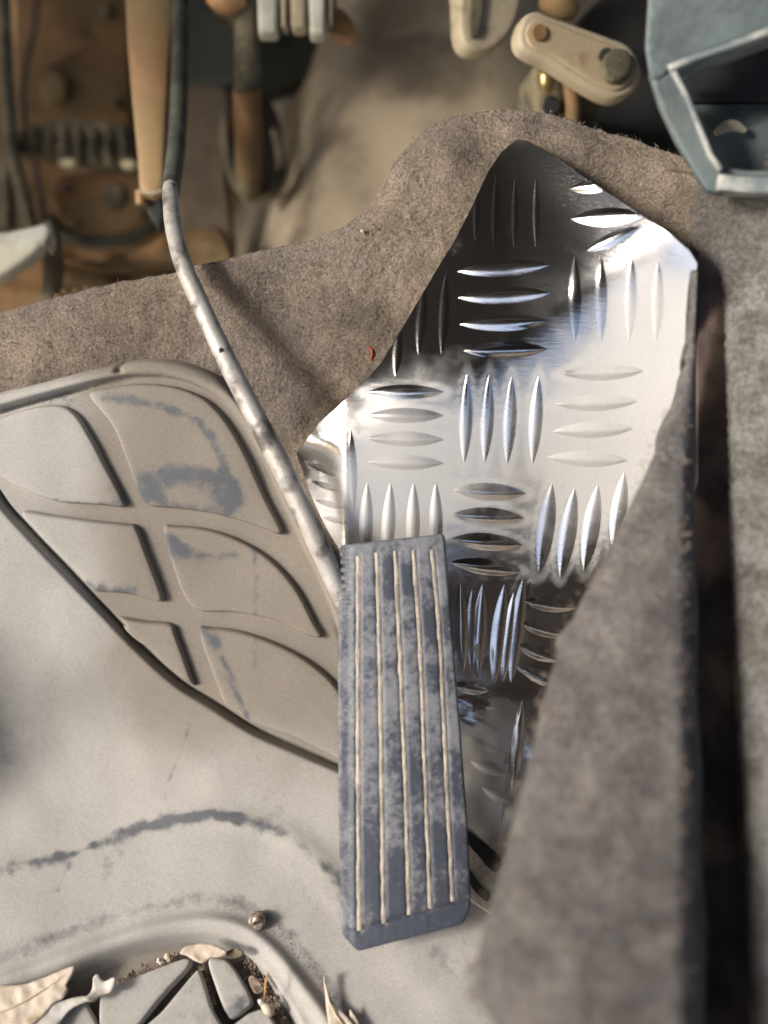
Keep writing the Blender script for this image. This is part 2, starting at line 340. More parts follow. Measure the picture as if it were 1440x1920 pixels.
# short fibres standing out of the pile
def fibres(parent, n, region, dfn, mat, ln=.0022, wd=.00016, hfn=None):
    x0, x1, y0, y1, poly = region
    X = RNG.uniform(x0, x1, n * 3); Y = RNG.uniform(y0, y1, n * 3); k = inside(X, Y, poly); X = X[k][:n]; Y = Y[k][:n]; n = len(X)
    P = at(X, Y, dfn(X, Y)); Nn = normals(X, Y, dfn)
    d = RNG.normal(size=(n, 3)) * .75 + Nn * .55; d /= np.linalg.norm(d, axis=1, keepdims=True)
    s = np.cross(d, CAM - P); s /= np.linalg.norm(s, axis=1, keepdims=True); L = ln * RNG.uniform(.4, 1.3, n)[:, None]
    P = P + Nn * .0004
    bend = RNG.normal(size=(n, 3)) * .0005
    V = np.stack([P - s * wd, P + s * wd, P + d * L * .6 + bend + s * wd * .8, P + d * L + bend * 2.5, P + d * L * .6 + bend - s * wd * .8], 1).reshape(-1, 3)
    Fc = [[5 * i, 5 * i + 1, 5 * i + 2, 5 * i + 3, 5 * i + 4] for i in range(n)]
    return mk('carpet_fibres', V, Fc, mat, parent, kind='stuff', angle=0)
upper = np.concatenate([edge[(edge[:, 0] > -60) & (edge[:, 0] < 1350)], [(1350, 720), (700, 1000), (520, 880), (400, 740), (-60, 780)]])
fibres(carpet, 16000, (-60, 1350, 170, 1000, upper), gdepth, M['fibre'], ln=.0014, wd=.00013)

# ------------------------------------------------------------------ rubber floor mat
matP = thing('floor_mat', 'dusty grey moulded rubber floor mat with curved raised pads filling the lower left', 'floor mat', tuple(at(300, 1500, gdepth(300, 1500))))
basin = catmull([(-200, 640), (-160, 810), (0, 766), (100, 738), (200, 712), (260, 704), (325, 708), (385, 728), (430, 760), (470, 815), (505, 880), (540, 960), (575, 1030), (604, 1090), (640, 1180), (680, 1290), (700, 1400), (640, 1444), (560, 1412), (480, 1375), (400, 1325), (330, 1278), (250, 1205), (170, 1120), (90, 1035), (20, 960), (-60, 870), (-220, 700)], 10, True)
basin = catmull([(-160, 812), (0, 766), (100, 738), (200, 712), (260, 704), (325, 708), (385, 728), (430, 760), (470, 815), (505, 880), (540, 960), (575, 1030), (604, 1090), (640, 1180), (680, 1290), (720, 1420), (700, 1468), (632, 1440), (560, 1408), (480, 1372), (400, 1322), (330, 1278), (250, 1205), (170, 1120), (90, 1035), (20, 960), (-50, 880), (-170, 860)], 10, True)
basin2 = catmull([(-80, 1925), (0, 1880), (110, 1835), (190, 1800), (270, 1775), (340, 1762), (400, 1760), (450, 1778), (490, 1815), (530, 1870), (565, 1930), (600, 2040), (250, 2080), (-80, 2050)], 10, True)
ridge2 = catmull([(-60, 1890), (0, 1855), (110, 1812), (200, 1778), (280, 1752), (350, 1737), (410, 1735), (465, 1750), (515, 1790), (560, 1845), (610, 1915), (650, 2000)], 10)
crease = catmull([(-80, 1655), (0, 1640), (90, 1622), (190, 1585), (280, 1548), (370, 1530), (440, 1535), (520, 1558), (570, 1590), (610, 1632), (650, 1690)], 12)
scuffs = [(catmull([(-80, 1655), (0, 1640), (90, 1620), (120, 1608)], 12), 16, .50), (catmull([(190, 1585), (250, 1558), (330, 1538), (400, 1529), (450, 1535)], 12), 13, .55), (catmull([(450, 1535), (520, 1558), (570, 1590), (640, 1660)], 12), 12, .33),
          (catmull([(120, 1610), (150, 1602), (190, 1585)], 10), 8, .25), (catmull([(145, 1605), (130, 1640), (115, 1675)], 8), 7, .30), (catmull([(360, 1352), (345, 1400), (325, 1450), (310, 1500)], 10), 4, .30),
          (catmull([(470, 1360), (482, 1400), (487, 1420)], 10), 5, .22), (catmull([(215, 1430), (190, 1460), (172, 1530)], 10), 5, .16), (catmull([(230, 1580), (215, 1610), (205, 1630)], 8), 18, .22),
          (catmull([(820, 1800), (880, 1850), (900, 1900)], 12), 30, .25), (catmull([(640, 1640), (660, 1700), (740, 1790)], 12), 26, .16)]
stepm = 3.4
xs = np.arange(-330, 1100, stepm); ys = np.arange(640, 2110, stepm); X, Y = np.meshgrid(xs, ys)
sd_out = np.where(inside(X, Y, mat_out), 1, -1) * pdist(X, Y, mat_out, True)
MT = .0050
def mat_base(X, Y):                                 # broad folds of the mat
    dc = pdist(X, Y, crease); below = sstep(-6, 60, Y - np.interp(X, crease[:, 0], crease[:, 1]))
    return .0022 * np.exp(-(dc / 26) ** 2) + .004 * vnoise(X / 210, Y / 210, 21) + .0012 * vnoise(X / 70, Y / 70, 22) + .0015 * below
hm = mat_base(X, Y)
sb = np.where(inside(X, Y, basin), 1, -1) * pdist(X, Y, basin, True)
sb2 = np.where(inside(X, Y, basin2), 1, -1) * pdist(X, Y, basin2, True)
BD = .0042
h = MT + hm - BD * sstep(-3, 3, sb) - .010 * sstep(-8, 14, sb2)
h -= .0050 * np.exp(-((sb - 4) / 5.0) ** 2) * sstep(480, 380, X - Y + 1000) 
h += .0042 * np.exp(-(pdist(X, Y, ridge2) / 17) ** 2)
rim = catmull([(-330, 858), (-160, 803), (0, 756), (100, 730), (200, 706), (260, 694), (325, 696), (390, 716), (440, 752), (482, 815), (516, 880), (552, 960), (590, 1034)], 10)
h += .0012 * np.exp(-(pdist(X, Y, rim) / 6) ** 2)
notch = np.exp(-((X - 226) / 7) ** 2) * (Y < 700 - 0)
h -= .004 * notch
h += .00010 * vnoise(X / 9, Y / 9, 23)
h = -.006 + (h + .006) * np.sqrt(sstep(-9, 9, sd_out))
gdm = gdepth(X, Y); Nm = normals(X, Y, gdepth); Pm = at(X, Y, gdm) + Nm * h[..., None]
wear = np.zeros(X.shape)
for pl, wdt, st in scuffs: wear += st * np.exp(-(pdist(X, Y, pl) / wdt) ** 2) * (1 + .9 * vnoise(X / 16, Y / 16, 31))
wear += .35 * np.exp(-((sb2 - 2) / 12) ** 2)*0 + .34 * np.exp(-(np.abs(pdist(X, Y, ridge2)) - 44) ** 2 / 300) * (sb2 < -30)
wear += .12 * sstep(0, 20, sb2)
nr, nc = X.shape; keep = sd_out > -14
idx = -np.ones(X.shape, int); idx[keep] = np.arange(keep.sum())
q = keep[:-1, :-1] & keep[1:, :-1] & keep[:-1, 1:] & keep[1:, 1:]
ii, jj = np.nonzero(q)
Fc = np.stack([idx[ii, jj], idx[ii + 1, jj], idx[ii + 1, jj + 1], idx[ii, jj + 1]], 1)
mk('mat_sheet', Pm[keep], Fc, M['rubber'], matP, {'wear': wear[keep], 'painted_shade': (1.15 * np.exp(-(pdist(X, Y, [(-60, 1270), (-25, 1400)]) / 105) ** 2) + .30 * np.exp(-(pdist(X, Y, [(90, 1310), (160, 1300)]) / 60) ** 2))[keep], 'soil': (soilf(X, Y) + .8 * sstep(0, 16, sb2) + .35 * sstep(0, 8, sb))[keep]}, angle=0)  # blurry shadow at the left edge is painted in by mask
matbase = lambda X, Y: mat_base(X, Y) + MT - BD
pad_scuffs = [(catmull([(205, 745), (260, 752), (330, 770), (385, 800), (415, 850), (440, 905)], 10), 12, .36), (catmull([(280, 905), (330, 890), (390, 895), (440, 930)], 10), 26, .40), (catmull([(270, 925), (340, 945), (430, 955)], 10), 14, .3),
              (catmull([(130, 1080), (60, 1060), (0, 1050)], 10), 20, .30), (catmull([(60, 1075), (160, 1095), (250, 1110)], 10), 14, .32), (catmull([(318, 1000), (330, 1030)], 8), 18, .45), (catmull([(350, 1030), (400, 1045), (440, 1040)], 8), 12, .30),
              (catmull([(478, 1020), (482, 1090), (480, 1150)], 8), 7, .26), (catmull([(385, 1180), (410, 1200)], 8), 14, .34), (catmull([(420, 1230), (450, 1300), (470, 1350)], 8), 5, .33), (catmull([(480, 1190), (480, 1250)], 8), 8, .28), (catmull([(190, 950), (240, 935)], 8), 10, .25), (catmull([(0, 900), (60, 925), (150, 945)], 8), 8, .2)]
def padwear(X, Y):
    r = .06 * vnoise(X / 40, Y / 40, 40)
    for pl, wdt, st in pad_scuffs: r = r + 1.7 * st * np.exp(-(pdist(X, Y, pl) / wdt) ** 2) * (1 + .8 * vnoise(X / 14, Y / 14, 33))
    return r
pads = [
 [(-120, 790), (0, 768), (60, 760), (118, 757), (150, 775), (180, 820), (205, 868), (235, 925), (243, 945), (232, 953), (185, 948), (110, 942), (40, 915), (0, 893), (-100, 830)],
 [(168, 740), (220, 722), (280, 714), (330, 716), (380, 738), (425, 780), (465, 845), (500, 925), (533, 990), (531, 1003), (518, 1003), (470, 985), (400, 965), (330, 955), (280, 950), (262, 930), (240, 870), (212, 800)],
 [(45, 955), (110, 962), (180, 972), (240, 978), (262, 985), (282, 1035), (310, 1110), (312, 1125), (300, 1130), (240, 1115), (180, 1110), (125, 1105), (95, 1060), (60, 1000)],
 [(305, 990), (330, 982), (390, 988), (450, 1008), (510, 1045), (560, 1100), (595, 1165), (608, 1188), (600, 1197), (570, 1190), (520, 1165), (440, 1150), (380, 1148), (352, 1130), (330, 1085)],
 [(200, 1155), (225, 1152), (280, 1160), (325, 1165), (338, 1190), (365, 1265), (372, 1284), (362, 1290), (340, 1282), (290, 1255), (240, 1210)],
 [(372, 1180), (400, 1172), (460, 1180), (530, 1205), (590, 1240), (640, 1290), (680, 1370), (700, 1440), (650, 1430), (560, 1385), (490, 1360), (430, 1330), (405, 1280)],
]
for p in pads:
    B = catmull(p, 7, True); T_ = np.roll(B, -1, 0) - np.roll(B, 1, 0); T_ /= np.linalg.norm(T_, axis=1, keepdims=True); sg = np.sign(np.sum(B[:, 0] * np.roll(B[:, 1], -1) - np.roll(B[:, 0], -1) * B[:, 1]))
    B = B + sg * np.stack([-T_[:, 1], T_[:, 0]], 1) * 3.0
    c0 = B.mean(0)
    for _ in range(30):
        sdb = np.where(inside(B[:, 0], B[:, 1], basin), 1, -1) * pdist(B[:, 0], B[:, 1], basin, True)
        k = (sdb < 15) & (B[:, 0] > -90); B[k] += (c0 - B[k]) / np.linalg.norm(c0 - B[k], axis=1, keepdims=True) * 1.2
    sheet('raised_pad', B, gdepth, M['rubber'], matP, step=11, thick=.001, rnd=7, rdepth=.0034, hfn=lambda X, Y: matbase(X, Y) + .0042, wfn=padwear, raw=True, angle=0)
pads2 = [
 [(192, 1868), (220, 1850), (290, 1822), (350, 1800), (362, 1806), (355, 1822), (310, 1870), (235, 1960), (196, 1960)],
 [(262, 1955), (310, 1895), (360, 1835), (374, 1822), (382, 1832), (400, 1890), (420, 1960)],
 [(393, 1806), (410, 1798), (430, 1805), (450, 1830), (474, 1875), (470, 1892), (440, 1912), (425, 1900), (405, 1850)],
 [(-60, 1960), (-20, 1920), (60, 1895), (150, 1878), (168, 1884), (176, 1960)],
 [(430, 1945), (455, 1912), (480, 1898), (503, 1900), (530, 1960)],
]
for p in pads2:
    B = catmull(p, 5, True)
    sheet('raised_block', B, gdepth, M['rubber'], matP, step=9, thick=.002, rnd=6, rdepth=.0028, hfn=lambda X, Y: mat_base(X, Y) + MT + .0008, wfn=lambda X, Y: .15 + .3 * np.exp(-(pdist(X, Y, [(425, 1905), (455, 1885)]) / 14) ** 2), raw=True, angle=0)
# little raised hook moulded beside the fourth pad
tube('moulded_hook', [(534, 1128, .5475, .0007), (541, 1140, .5472, .0012), (540, 1152, .5472, .0012), (530, 1160, .5475, .0007)], M['rubber'], matP, seg=8, step=4)

# ------------------------------------------------------------------ chequer plate
plate = thing('chequer_plate', 'bent polished chequer plate with raised lens bars lying on the brown carpet', 'metal plate', tuple(at(950, 900, .53)))
p_out = [(968, 262), (990, 264), (1040, 292), (1110, 342), (1165, 378), (1200, 402), (1255, 438), (1292, 470), (1307, 494), (1303, 560), (1292, 640), (1274, 710), (1250, 790), (1222, 880), (1180, 960), (1135, 1050), (1080, 1160), (1040, 1260), (1005, 1400), (975, 1540), (950, 1600), (925, 1592), (885, 1555), (850, 1540), (790, 1500), (740, 1400), (700, 1250), (672, 1100), (642, 1040), (612, 990), (590, 945), (572, 900), (556, 850), (600, 792), (655, 742), (690, 708), (715, 680), (760, 605), (825, 495), (850, 455), (880, 398), (915, 322), (940, 285)]
pb = lin(p_out, 9)
def pdepth(X, Y):
    g = gdepth(np.minimum(X, 1040), Y) - .0075
    # upper part leans away from the toe board, right part climbs towards the tunnel
    s = (X - 950) * .55 + (Y - 640) * .83          # across the main bend, which runs from upper right to lower left
    d = g - .024 * (1 - np.clip(np.where(s < 0, (np.sqrt(s * s + 900) - 30) / 360, (np.sqrt(s * s + 2500) - 50) / 480), 0, 1))
    d = d - .022 * (np.maximum(0, X - 960 - .10 * (Y - 600)) / 350) ** 1.6
    d = d + .00006 * np.maximum(0, 640 - np.minimum(s + 640, 640)) * .5
    # left flank folds down
    f = np.maximum(0, 645 - X + .0 * Y); d = d + .00030 * f * sstep(820, 900, Y) + .00010 * f
    # dents in the low end
    lowz = sstep(1040, 1250, Y)
    d = d + (lowz + 1.6 * sstep(1270, 1340, Y)) * (.0022 * vnoise(X / 65, Y / 95, 51) + .0006 * vnoise(X / 26, Y / 34, 52)) + .0016 * vnoise(X / 130, Y / 130, 53)
    d = d + sstep(640, 590, X) * sstep(840, 900, Y) * (.0035 * vnoise(X / 16, Y / 14, 54))
    return d
bars = [(944, 503, 172, 27, -4), (945, 554, 172, 27, -3), (946, 605, 168, 27, -2), (948, 656, 158, 27, -1),
        (1112, 350, 90, 22, -6), (1140, 407, 140, 30, -3), (1150, 448, 110, 22, -25),
        (1078, 560, 160, 20, 90), (1127, 560, 160, 20, 90), (1182, 560, 160, 20, 92), (1232, 565, 150, 20, 92),
        (893, 395, 110, 12, 92), (928, 395, 130, 12, 92), (965, 400, 130, 12, 91), (1005, 400, 130, 12, 90),
        (790, 600, 130, 18, 95), (832, 590, 150, 18, 93), (745, 660, 90, 16, 95),
        (760, 735, 144, 24, 0), (760, 779, 144, 24, 0), (760, 823, 144, 24, 1), (760, 867, 144, 24, 1),
        (873, 785, 165, 22, 92), (913, 785, 165, 22, 93), (955, 788, 165, 22, 93), (1004, 788, 165, 22, 94),
        (1130, 698, 154, 27, -2), (1118, 755, 154, 27, -2), (1112, 806, 150, 27, -2), (1102, 860, 150, 27, 2),
        (918, 922, 136, 28, 3), (915, 968, 136, 28, 3), (912, 1016, 134, 28, 5), (911, 1063, 132, 26, 8),
        (686, 985, 160, 22, 92), (728, 985, 160, 22, 93), (774, 985, 160, 22, 91), (817, 985, 160, 22, 90),
        (1023, 992, 172, 28, 98), (1064, 1000, 172, 28, 99), (1108, 990, 165, 28, 99), (1160, 960, 150, 26, 98),
        (866, 1175, 170, 22, 88), (900, 1185, 180, 24, 93), (936, 1190, 190, 26, 96), (970, 1180, 200, 26, 97),
        (1030, 1133, 100, 24, 8), (1022, 1180, 100, 24, 14), (1012, 1224, 96, 24, 20), (1008, 1268, 90, 22, 26),
        (884, 1180, 150, 18, 91), (953, 1195, 170, 20, 97), (990, 1120, 60, 14, 98), (882, 1290, 70, 20, 10), (915, 1440, 70, 20, 22), (930, 1490, 60, 20, 30), (890, 1318, 90, 18, 14), (895, 1356, 90, 18, 20), (905, 1396, 80, 14, 24), (970, 1400, 180, 20, 96), (948, 1470, 150, 16, 98),
        (603, 880, 60, 10, 24), (612, 912, 60, 10, 20), (618, 945, 56, 10, 16), (628, 975, 50, 9, 14),
        (660, 880, 150, 16, 88)]
def pwear_sheen(X, Y):
    r = 1.7 * np.exp(-(pdist(X, Y, [(905, 1400), (900, 1530)]) / 34) ** 2) + 2.0 * np.exp(-(pdist(X, Y, [(938, 1330), (935, 1370)]) / 22) ** 2) + 1.6 * np.exp(-(pdist(X, Y, [(893, 1215), (900, 1230)]) / 12) ** 2)
    r += .20 * sstep(660, 760, Y) * sstep(1100, 900, Y) - .5 * sstep(960, 1170, Y) * sstep(1420, 1240, Y) + .55 * np.exp(-(pdist(X, Y, [(730, 800), (740, 960)]) / 75) ** 2) + .85 * np.exp(-(pdist(X, Y, [(1190, 560), (1220, 640), (1150, 840)]) / 105) ** 2)  # right-hand blob paints the plate's bright sheen as extra pale dust
    low = sstep(690, 800, Y)
    for b in bars:
        if b[1] < 690: continue
        a_ = math.radians(b[4]); u = (X - b[0]) * math.cos(a_) + (Y - b[1]) * math.sin(a_); v = -(X - b[0]) * math.sin(a_) + (Y - b[1]) * math.cos(a_)
        q = (np.abs(u) / (b[2] / 2)) ** 2 + (np.abs(v) / (b[3] * .68)) ** 2
        r = r + .30 * np.exp(-((np.sqrt(q) - 1.12) / .16) ** 2)
    return r - .5 * sstep(760, 600, Y + (X - 1000) * .55) - .3 * sstep(1000, 1130, Y) * sstep(1380, 1260, Y)
sheet('plate_sheet', pb, pdepth, M['plate'], plate, step=8, thick=.0016, wfn=pwear_sheen, raw=True, angle=55)
def bar(x, y, L, W, ang=0, hgt=.0016):
    """lens-shaped pressed bar following the plate"""
    nu, nv = 22, 9; V = []; a = math.radians(ang); UU, VV = [], []; hh = []
    for i in range(nu + 1):
        u = -1 + 2 * i / nu; wv = (1 - abs(u) ** 2.0) ** .85 if abs(u) < 1 else 0
        for j in range(nv + 1):
            v = -1 + 2 * j / nv
            UU.append(u * L / 2); VV.append(v * W / 2 * max(wv, .02)); hh.append(hgt * (1 - v * v) ** 1.7 * max(wv, 0) ** .8)
    U = np.array(UU); Vv = np.array(VV); X = x + U * math.cos(a) - Vv * math.sin(a); Y = y + U * math.sin(a) + Vv * math.cos(a)
    k = ~inside(X, Y, pb)
    if k.mean() > .55: return
    P = at(X, Y, pdepth(X, Y)) + normals(X, Y, pdepth) * (np.array(hh) + .00006)[:, None]
    n1 = nv + 1; Fc = []
    for i in range(nu):
        for j in range(nv):
            f = [i * n1 + j, i * n1 + j + 1, (i + 1) * n1 + j + 1, (i + 1) * n1 + j]
            if not any(k[t] for t in f): Fc.append(f)
    mk('raised_bar', P, Fc, M['plate'], plate, {'wear': pwear_sheen(X, Y) - .25}, angle=0)
for b in bars: bar(b[0], b[1], b[2], b[3] * 1.18, b[4], hgt=(.0017 if b[4] < 60 else .00025 if b[1] < 700 else .0010) if b[3] > 18 else .0003 if b[3] > 14 else .00018)

# ------------------------------------------------------------------ accelerator pedal
pedal = thing('accelerator_pedal', 'long dusty grooved rubber accelerator pedal on a bent worn metal rod', 'pedal', tuple(at(760, 1400, .51)))
def pad_d(X, Y): return .5045 - .0000135 * (Y - 1000) - .0025 * (1 - ((X - 755) / 130) ** 2)
pad_o = rcorner([(635, 1022), (835, 1000), (849, 1180), (866, 1380), (878, 1540), (886, 1704), (872, 1737), (669, 1789), (637, 1758), (632, 1500), (631, 1250)], 9)
grooves = [[(672, 1042), (672, 1200), (672, 1400), (674, 1745)], [(707, 1036), (713, 1250), (717, 1500), (720, 1732)], [(742, 1033), (752, 1250), (762, 1500), (768, 1715)], [(776, 1030), (788, 1200), (798, 1450), (808, 1704)], [(811, 1030), (826, 1200), (838, 1450), (850, 1690)]]
def pad_h(X, Y):
    h = np.zeros(np.shape(X))
    for g in grooves: h -= .0009 * np.exp(-(pdist(X, Y, g) / 5.3) ** 4)
    left = sstep(664, 652, X); h -= .0012 * left; h += .0012 * left * np.sin(Y / 15 * 2 * math.pi) * sstep(1180, 1120, Y)
    low = sstep(-34, -24, (Y - (1768 - (X - 668) * .245))); h -= .0015 * low
    return h + .0002 * vnoise(X / 8, Y / 8, 61)
def pad_w(X, Y):
    r = .5 * np.exp(-(pdist(X, Y, [(690, 1640), (740, 1690)]) / 40) ** 2) + .4 * np.exp(-(pdist(X, Y, [(755, 1400), (760, 1480)]) / 30) ** 2) + .35 * np.exp(-(pdist(X, Y, [(650, 1360), (654, 1500)]) / 16) ** 2) + .45 * np.exp(-(pdist(X, Y, [(745, 1060), (800, 1150), (820, 1180)]) / 26) ** 2) + .4 * np.exp(-(pdist(X, Y, [(790, 1560), (840, 1600)]) / 30) ** 2)
    r -= .35 * np.exp(-(pdist(X, Y, [(640, 1760), (650, 1560)]) / 12) ** 2)
    return r + .25 * sstep(1400, 1650, Y) + .12 * vnoise(X / 30, Y / 120, 66) + .3 * sstep(-30, -10, (Y - (1768 - (X - 668) * .245)))
sheet('pad', lin(pad_o, 5), pad_d, M['pad_rubber'], pedal, step=4.6, thick=.011, rnd=6, rdepth=.0022, hfn=pad_h, wfn=pad_w, raw=True, angle=0)
for g in grooves:
    c = catmull(g, 6); c[:, 0] += 1.2 * vnoise(c[:, 1] / 22, c[:, 1] * 0, int(g[0][0])) ; wd = 4.9 + 1.6 * vnoise(c[:, 1] / 14, c[:, 1] * 0 + 3, int(g[0][0]))
    T = np.gradient(c, axis=0); T /= np.linalg.norm(T, axis=1, keepdims=True); N2 = np.stack([-T[:, 1], T[:, 0]], 1)
    V = []; Fc = []; cols = (-1, -.5, 0, .5, 1)
    for k, s in enumerate(cols):
        q = c + N2 * wd[:, None] * s
        P = at(q[:, 0], q[:, 1], pad_d(q[:, 0], q[:, 1])) + normals(q[:, 0], q[:, 1], pad_d) * (-.0005 + .0005 * (s + 0) * .5 + .0004 * (1 - s * s) + .0005 * vnoise(c[:, 1] / 6, c[:, 1] * 0 + s, 9))[:, None]
        V.append(P)
    n = len(c); V = np.concatenate(V)
    for k in range(4):
        for i in range(n - 1): Fc.append([k * n + i, (k + 1) * n + i, (k + 1) * n + i + 1, k * n + i + 1])
    mk('groove_dust', V, Fc, M['groove_dust'], pedal, angle=0)
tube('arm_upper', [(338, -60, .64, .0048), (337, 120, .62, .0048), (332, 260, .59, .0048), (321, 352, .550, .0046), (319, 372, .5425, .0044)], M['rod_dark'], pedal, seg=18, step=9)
arm = [(320, 350, .5455, .0044), (320, 368, .540, .0047), (326, 430, .528, .0048), (345, 500, .519, .0050), (376, 570, .512, .0050), (408, 640, .507, .0052), (450, 725, .503, .0054), (500, 822, .501, .0056), (548, 915, .501, .0057), (590, 1005, .503, .0058), (628, 1090, .507, .0056), (668, 1180, .512, .0052), (710, 1300, .514, .005)]
arm = [(x, y, d, q * .86) for x, y, d, q in arm]
tube('arm', arm, M['rod'], pedal, seg=20, step=9, wob=.012, angle=60)
tube('bolt_hole', [(414, 655, .5025, .0013), (417, 661, .5018, .0014)], M['black'], pedal, seg=12, step=3)
# hinge plate of the pedal: dusty strip with two dark slots right of the pad's lower end
hp = thing('pedal_hinge_plate', 'small dusty slotted hinge plate right of the pedal foot, half under the carpet fold', 'hinge plate', tuple(at(900, 1640, .515)))
sheet('plate', [(845, 1520), (900, 1560), (945, 1600), (990, 1650), (980, 1740), (930, 1720), (870, 1680), (845, 1640)], lambda X, Y: gdepth(X, Y) - .0075, M['groove_dust'], hp, step=12, thick=.002, rnd=4, rdepth=.0008)
for q in ([(874, 1556), (900, 1574), (935, 1604), (940, 1624), (925, 1634), (895, 1602), (872, 1574)], [(880, 1630), (900, 1658), (918, 1676), (912, 1690), (888, 1668), (876, 1644)]):
    sheet('slot', catmull(q, 6, True), lambda X, Y: gdepth(X, Y) - .0079, M['black'], hp, step=8, thick=.001, raw=True)

# ------------------------------------------------------------------ carpet fold, side carpet and trim on the right
fold_edge = np.array([(1303, 488), (1301, 560), (1293, 640), (1276, 705), (1245, 775), (1205, 870), (1165, 950), (1120, 1040), (1068, 1140), (1030, 1230), (1002, 1330), (976, 1430), (950, 1530), (925, 1630), (900, 1710), (880, 1790), (874, 1840), (890, 1890), (925, 1950), (980, 2060)], float)
def foldx(Y): return np.interp(Y, fold_edge[:, 1], fold_edge[:, 0])
def fold_d(X, Y):
    base = np.interp(Y, [450, 700, 1000, 1200, 1500, 1800, 2100], [.478, .470, .452, .440, .414, .385, .362])
    u = np.maximum(0, X - foldx(Y)); wd = np.maximum(40, 1312 - foldx(Y))
    d = base - .020 * (1 - np.exp(-u / 70)) * np.minimum(1, wd / 160)
    d = d + .030 * np.clip((X - np.interp(Y, [500, 900], [1308, 1272])) / 45, 0, 2) ** 2
    return d + .004 * vnoise(X / 150, Y / 190, 71) + .0015 * vnoise(X / 40, Y / 40, 72)
fo = list(catmull(fold_edge, 12)) + [(1352, 2060), (1338, 1900), (1344, 1750), (1330, 1600), (1334, 1450), (1322, 1300), (1326, 1150), (1316, 1000), (1322, 850), (1320, 700), (1321, 500)]
fold = sheet('carpet_fold', lin(fo, 12), fold_d, M['carpet_grey'], None, step=11, thick=.007, rnd=22, rdepth=.007, raw=True, angle=0,
      label='out of focus grey-brown carpet fold rising beside the chequer plate in the right foreground', cat='carpet')
fibres(fold, 7000, (870, 1290, 760, 2000, np.array([(x - 3 if x > 1300 else x, y) for x, y in fo])), lambda X, Y: fold_d(X, Y) - .0003, M['fibre'], ln=.0014)
def side_d(X, Y):
    base = np.interp(Y, [250, 450, 700, 1000, 1300, 1600, 2000], [.503, .496, .485, .465, .445, .425, .40])
    d = base - .00011 * (X - 1340) + .00020 * np.maximum(0, 1360 - X) * sstep(650, 800, Y) + .05 * np.exp(-((X - (1335 + (Y - 600) * .04)) / 14) ** 2) * sstep(480, 600, Y)
    return d + .003 * vnoise(X / 90, Y / 110, 75)
so = [(1300, 350), (1320, 300), (1360, 285), (1640, 280), (1700, 2060), (1384, 2060), (1378, 1700), (1370, 1400), (1356, 1150), (1346, 900), (1345, 700), (1335, 600), (1325, 530), (1310, 480), (1290, 452), (1292, 400)]
side = sheet('side_carpet', lin(so, 14), side_d, M['carpet_side'], None, step=14, thick=.006, rnd=10, rdepth=.004, wfn=lambda X, Y: .9 * sstep(1430, 1290, X) * sstep(600, 430, Y), raw=True, angle=0, kind='structure')
sheet('trim_strip', [(1309, 478), (1420, 470), (1440, 1000), (1460, 2060), (1280, 2060), (1285, 1000), (1309, 900)], lambda X, Y: np.interp(Y, [450, 700, 1000, 1300, 1600, 2000], [.497, .493, .478, .459, .441, .422]) + .002 * vnoise(X / 30, Y / 50, 77), M['redbrown'], None, step=18, thick=.004,
      label='dark red-brown trim strip deep in the gap beside the carpet fold', cat='trim')

# ------------------------------------------------------------------ bulkhead and the things under the dashboard
def fw_d(X, Y):
    tanpart = sstep(470, 700, X + .25 * Y)
    d = .86 - .16 * tanpart - .00007 * (Y - 200)
    return d + .01 * vnoise(X / 160, Y / 160, 81) + .03 * sstep(900, 1100, X)
sheet('bulkhead', [(-500, -300), (1900, -300), (1900, 700), (1150, 520), (800, 560), (-500, 760)], fw_d, M['tan'], None, step=26, thick=.004, kind='structure', angle=0)
def fixed(name, label, cat, px, py, d, group=None): return thing(name, label, cat, tuple(at(px, py, d)), group)

sheet('added_dark_sheet', [(-500, -300), (520, -300), (500, 200), (520, 420), (560, 620), (-500, 760)], lambda X, Y: .835 - .0001 * np.maximum(0, X - 300) - .00007 * (Y - 200) + .012 * vnoise(X / 60, Y / 60, 84), M['brown'], None, step=18, thick=.006, rnd=14, rdepth=.006, kind='structure', angle=0)  # brown sheet added over the left bulkhead to make it darker
# dark steering column area: hanging shroud behind the rod
sh = fixed('column_shroud', 'black-green shroud hanging behind the pedal rod at the top', 'shroud', 420, 150, .76)
sheet('shell', rcorner([(322, -80), (700, -80), (690, 20), (640, 110), (560, 160), (520, 175), (430, 165), (335, 180)], 30), lambda X, Y: .74 + .0001 * np.abs(X - 450), M['green_black'], sh, step=16, thick=.02, rnd=14, rdepth=.01)
sheet('lower_panel', rcorner([(328, 150), (430, 160), (425, 330), (440, 470), (400, 560), (330, 560)], 16), .72, M['dull_brown'], sh, step=14, thick=.01, rnd=8, rdepth=.004)
# steering shaft through its boot
st = fixed('steering_shaft', 'dull brown steering shaft going down into a round rubber boot', 'shaft', 465, 300, .70)
tube('shaft', [(462, -60, .63, .0075), (464, 100, .65, .0078), (466, 200, .665, .0078), (467, 320, .69, .0078), (468, 360, .71, .0072)], M['olive'], st, seg=18)
tube('shaft_sleeve', [(462, 168, .655, .0083), (466, 260, .672, .0086), (466, 330, .69, .0080)], M['brown'], st, seg=18)
tube('boot_ring', [(426, 184, 0.721, 0.0028), (422, 244, 0.718, 0.003), (432, 314, 0.714, 0.0034), (458, 359, 0.71, 0.0038), (504, 366, 0.708, 0.0036), (524, 334, 0.71, 0.0032), (526, 294, 0.714, 0.0028), (514, 244, 0.718, 0.0022)], M['olive'], st, seg=12, step=8)
sheet('boot_opening', circle(480, 268, 48, 96, 28), .724, M['void'], st, step=16, thick=.006)
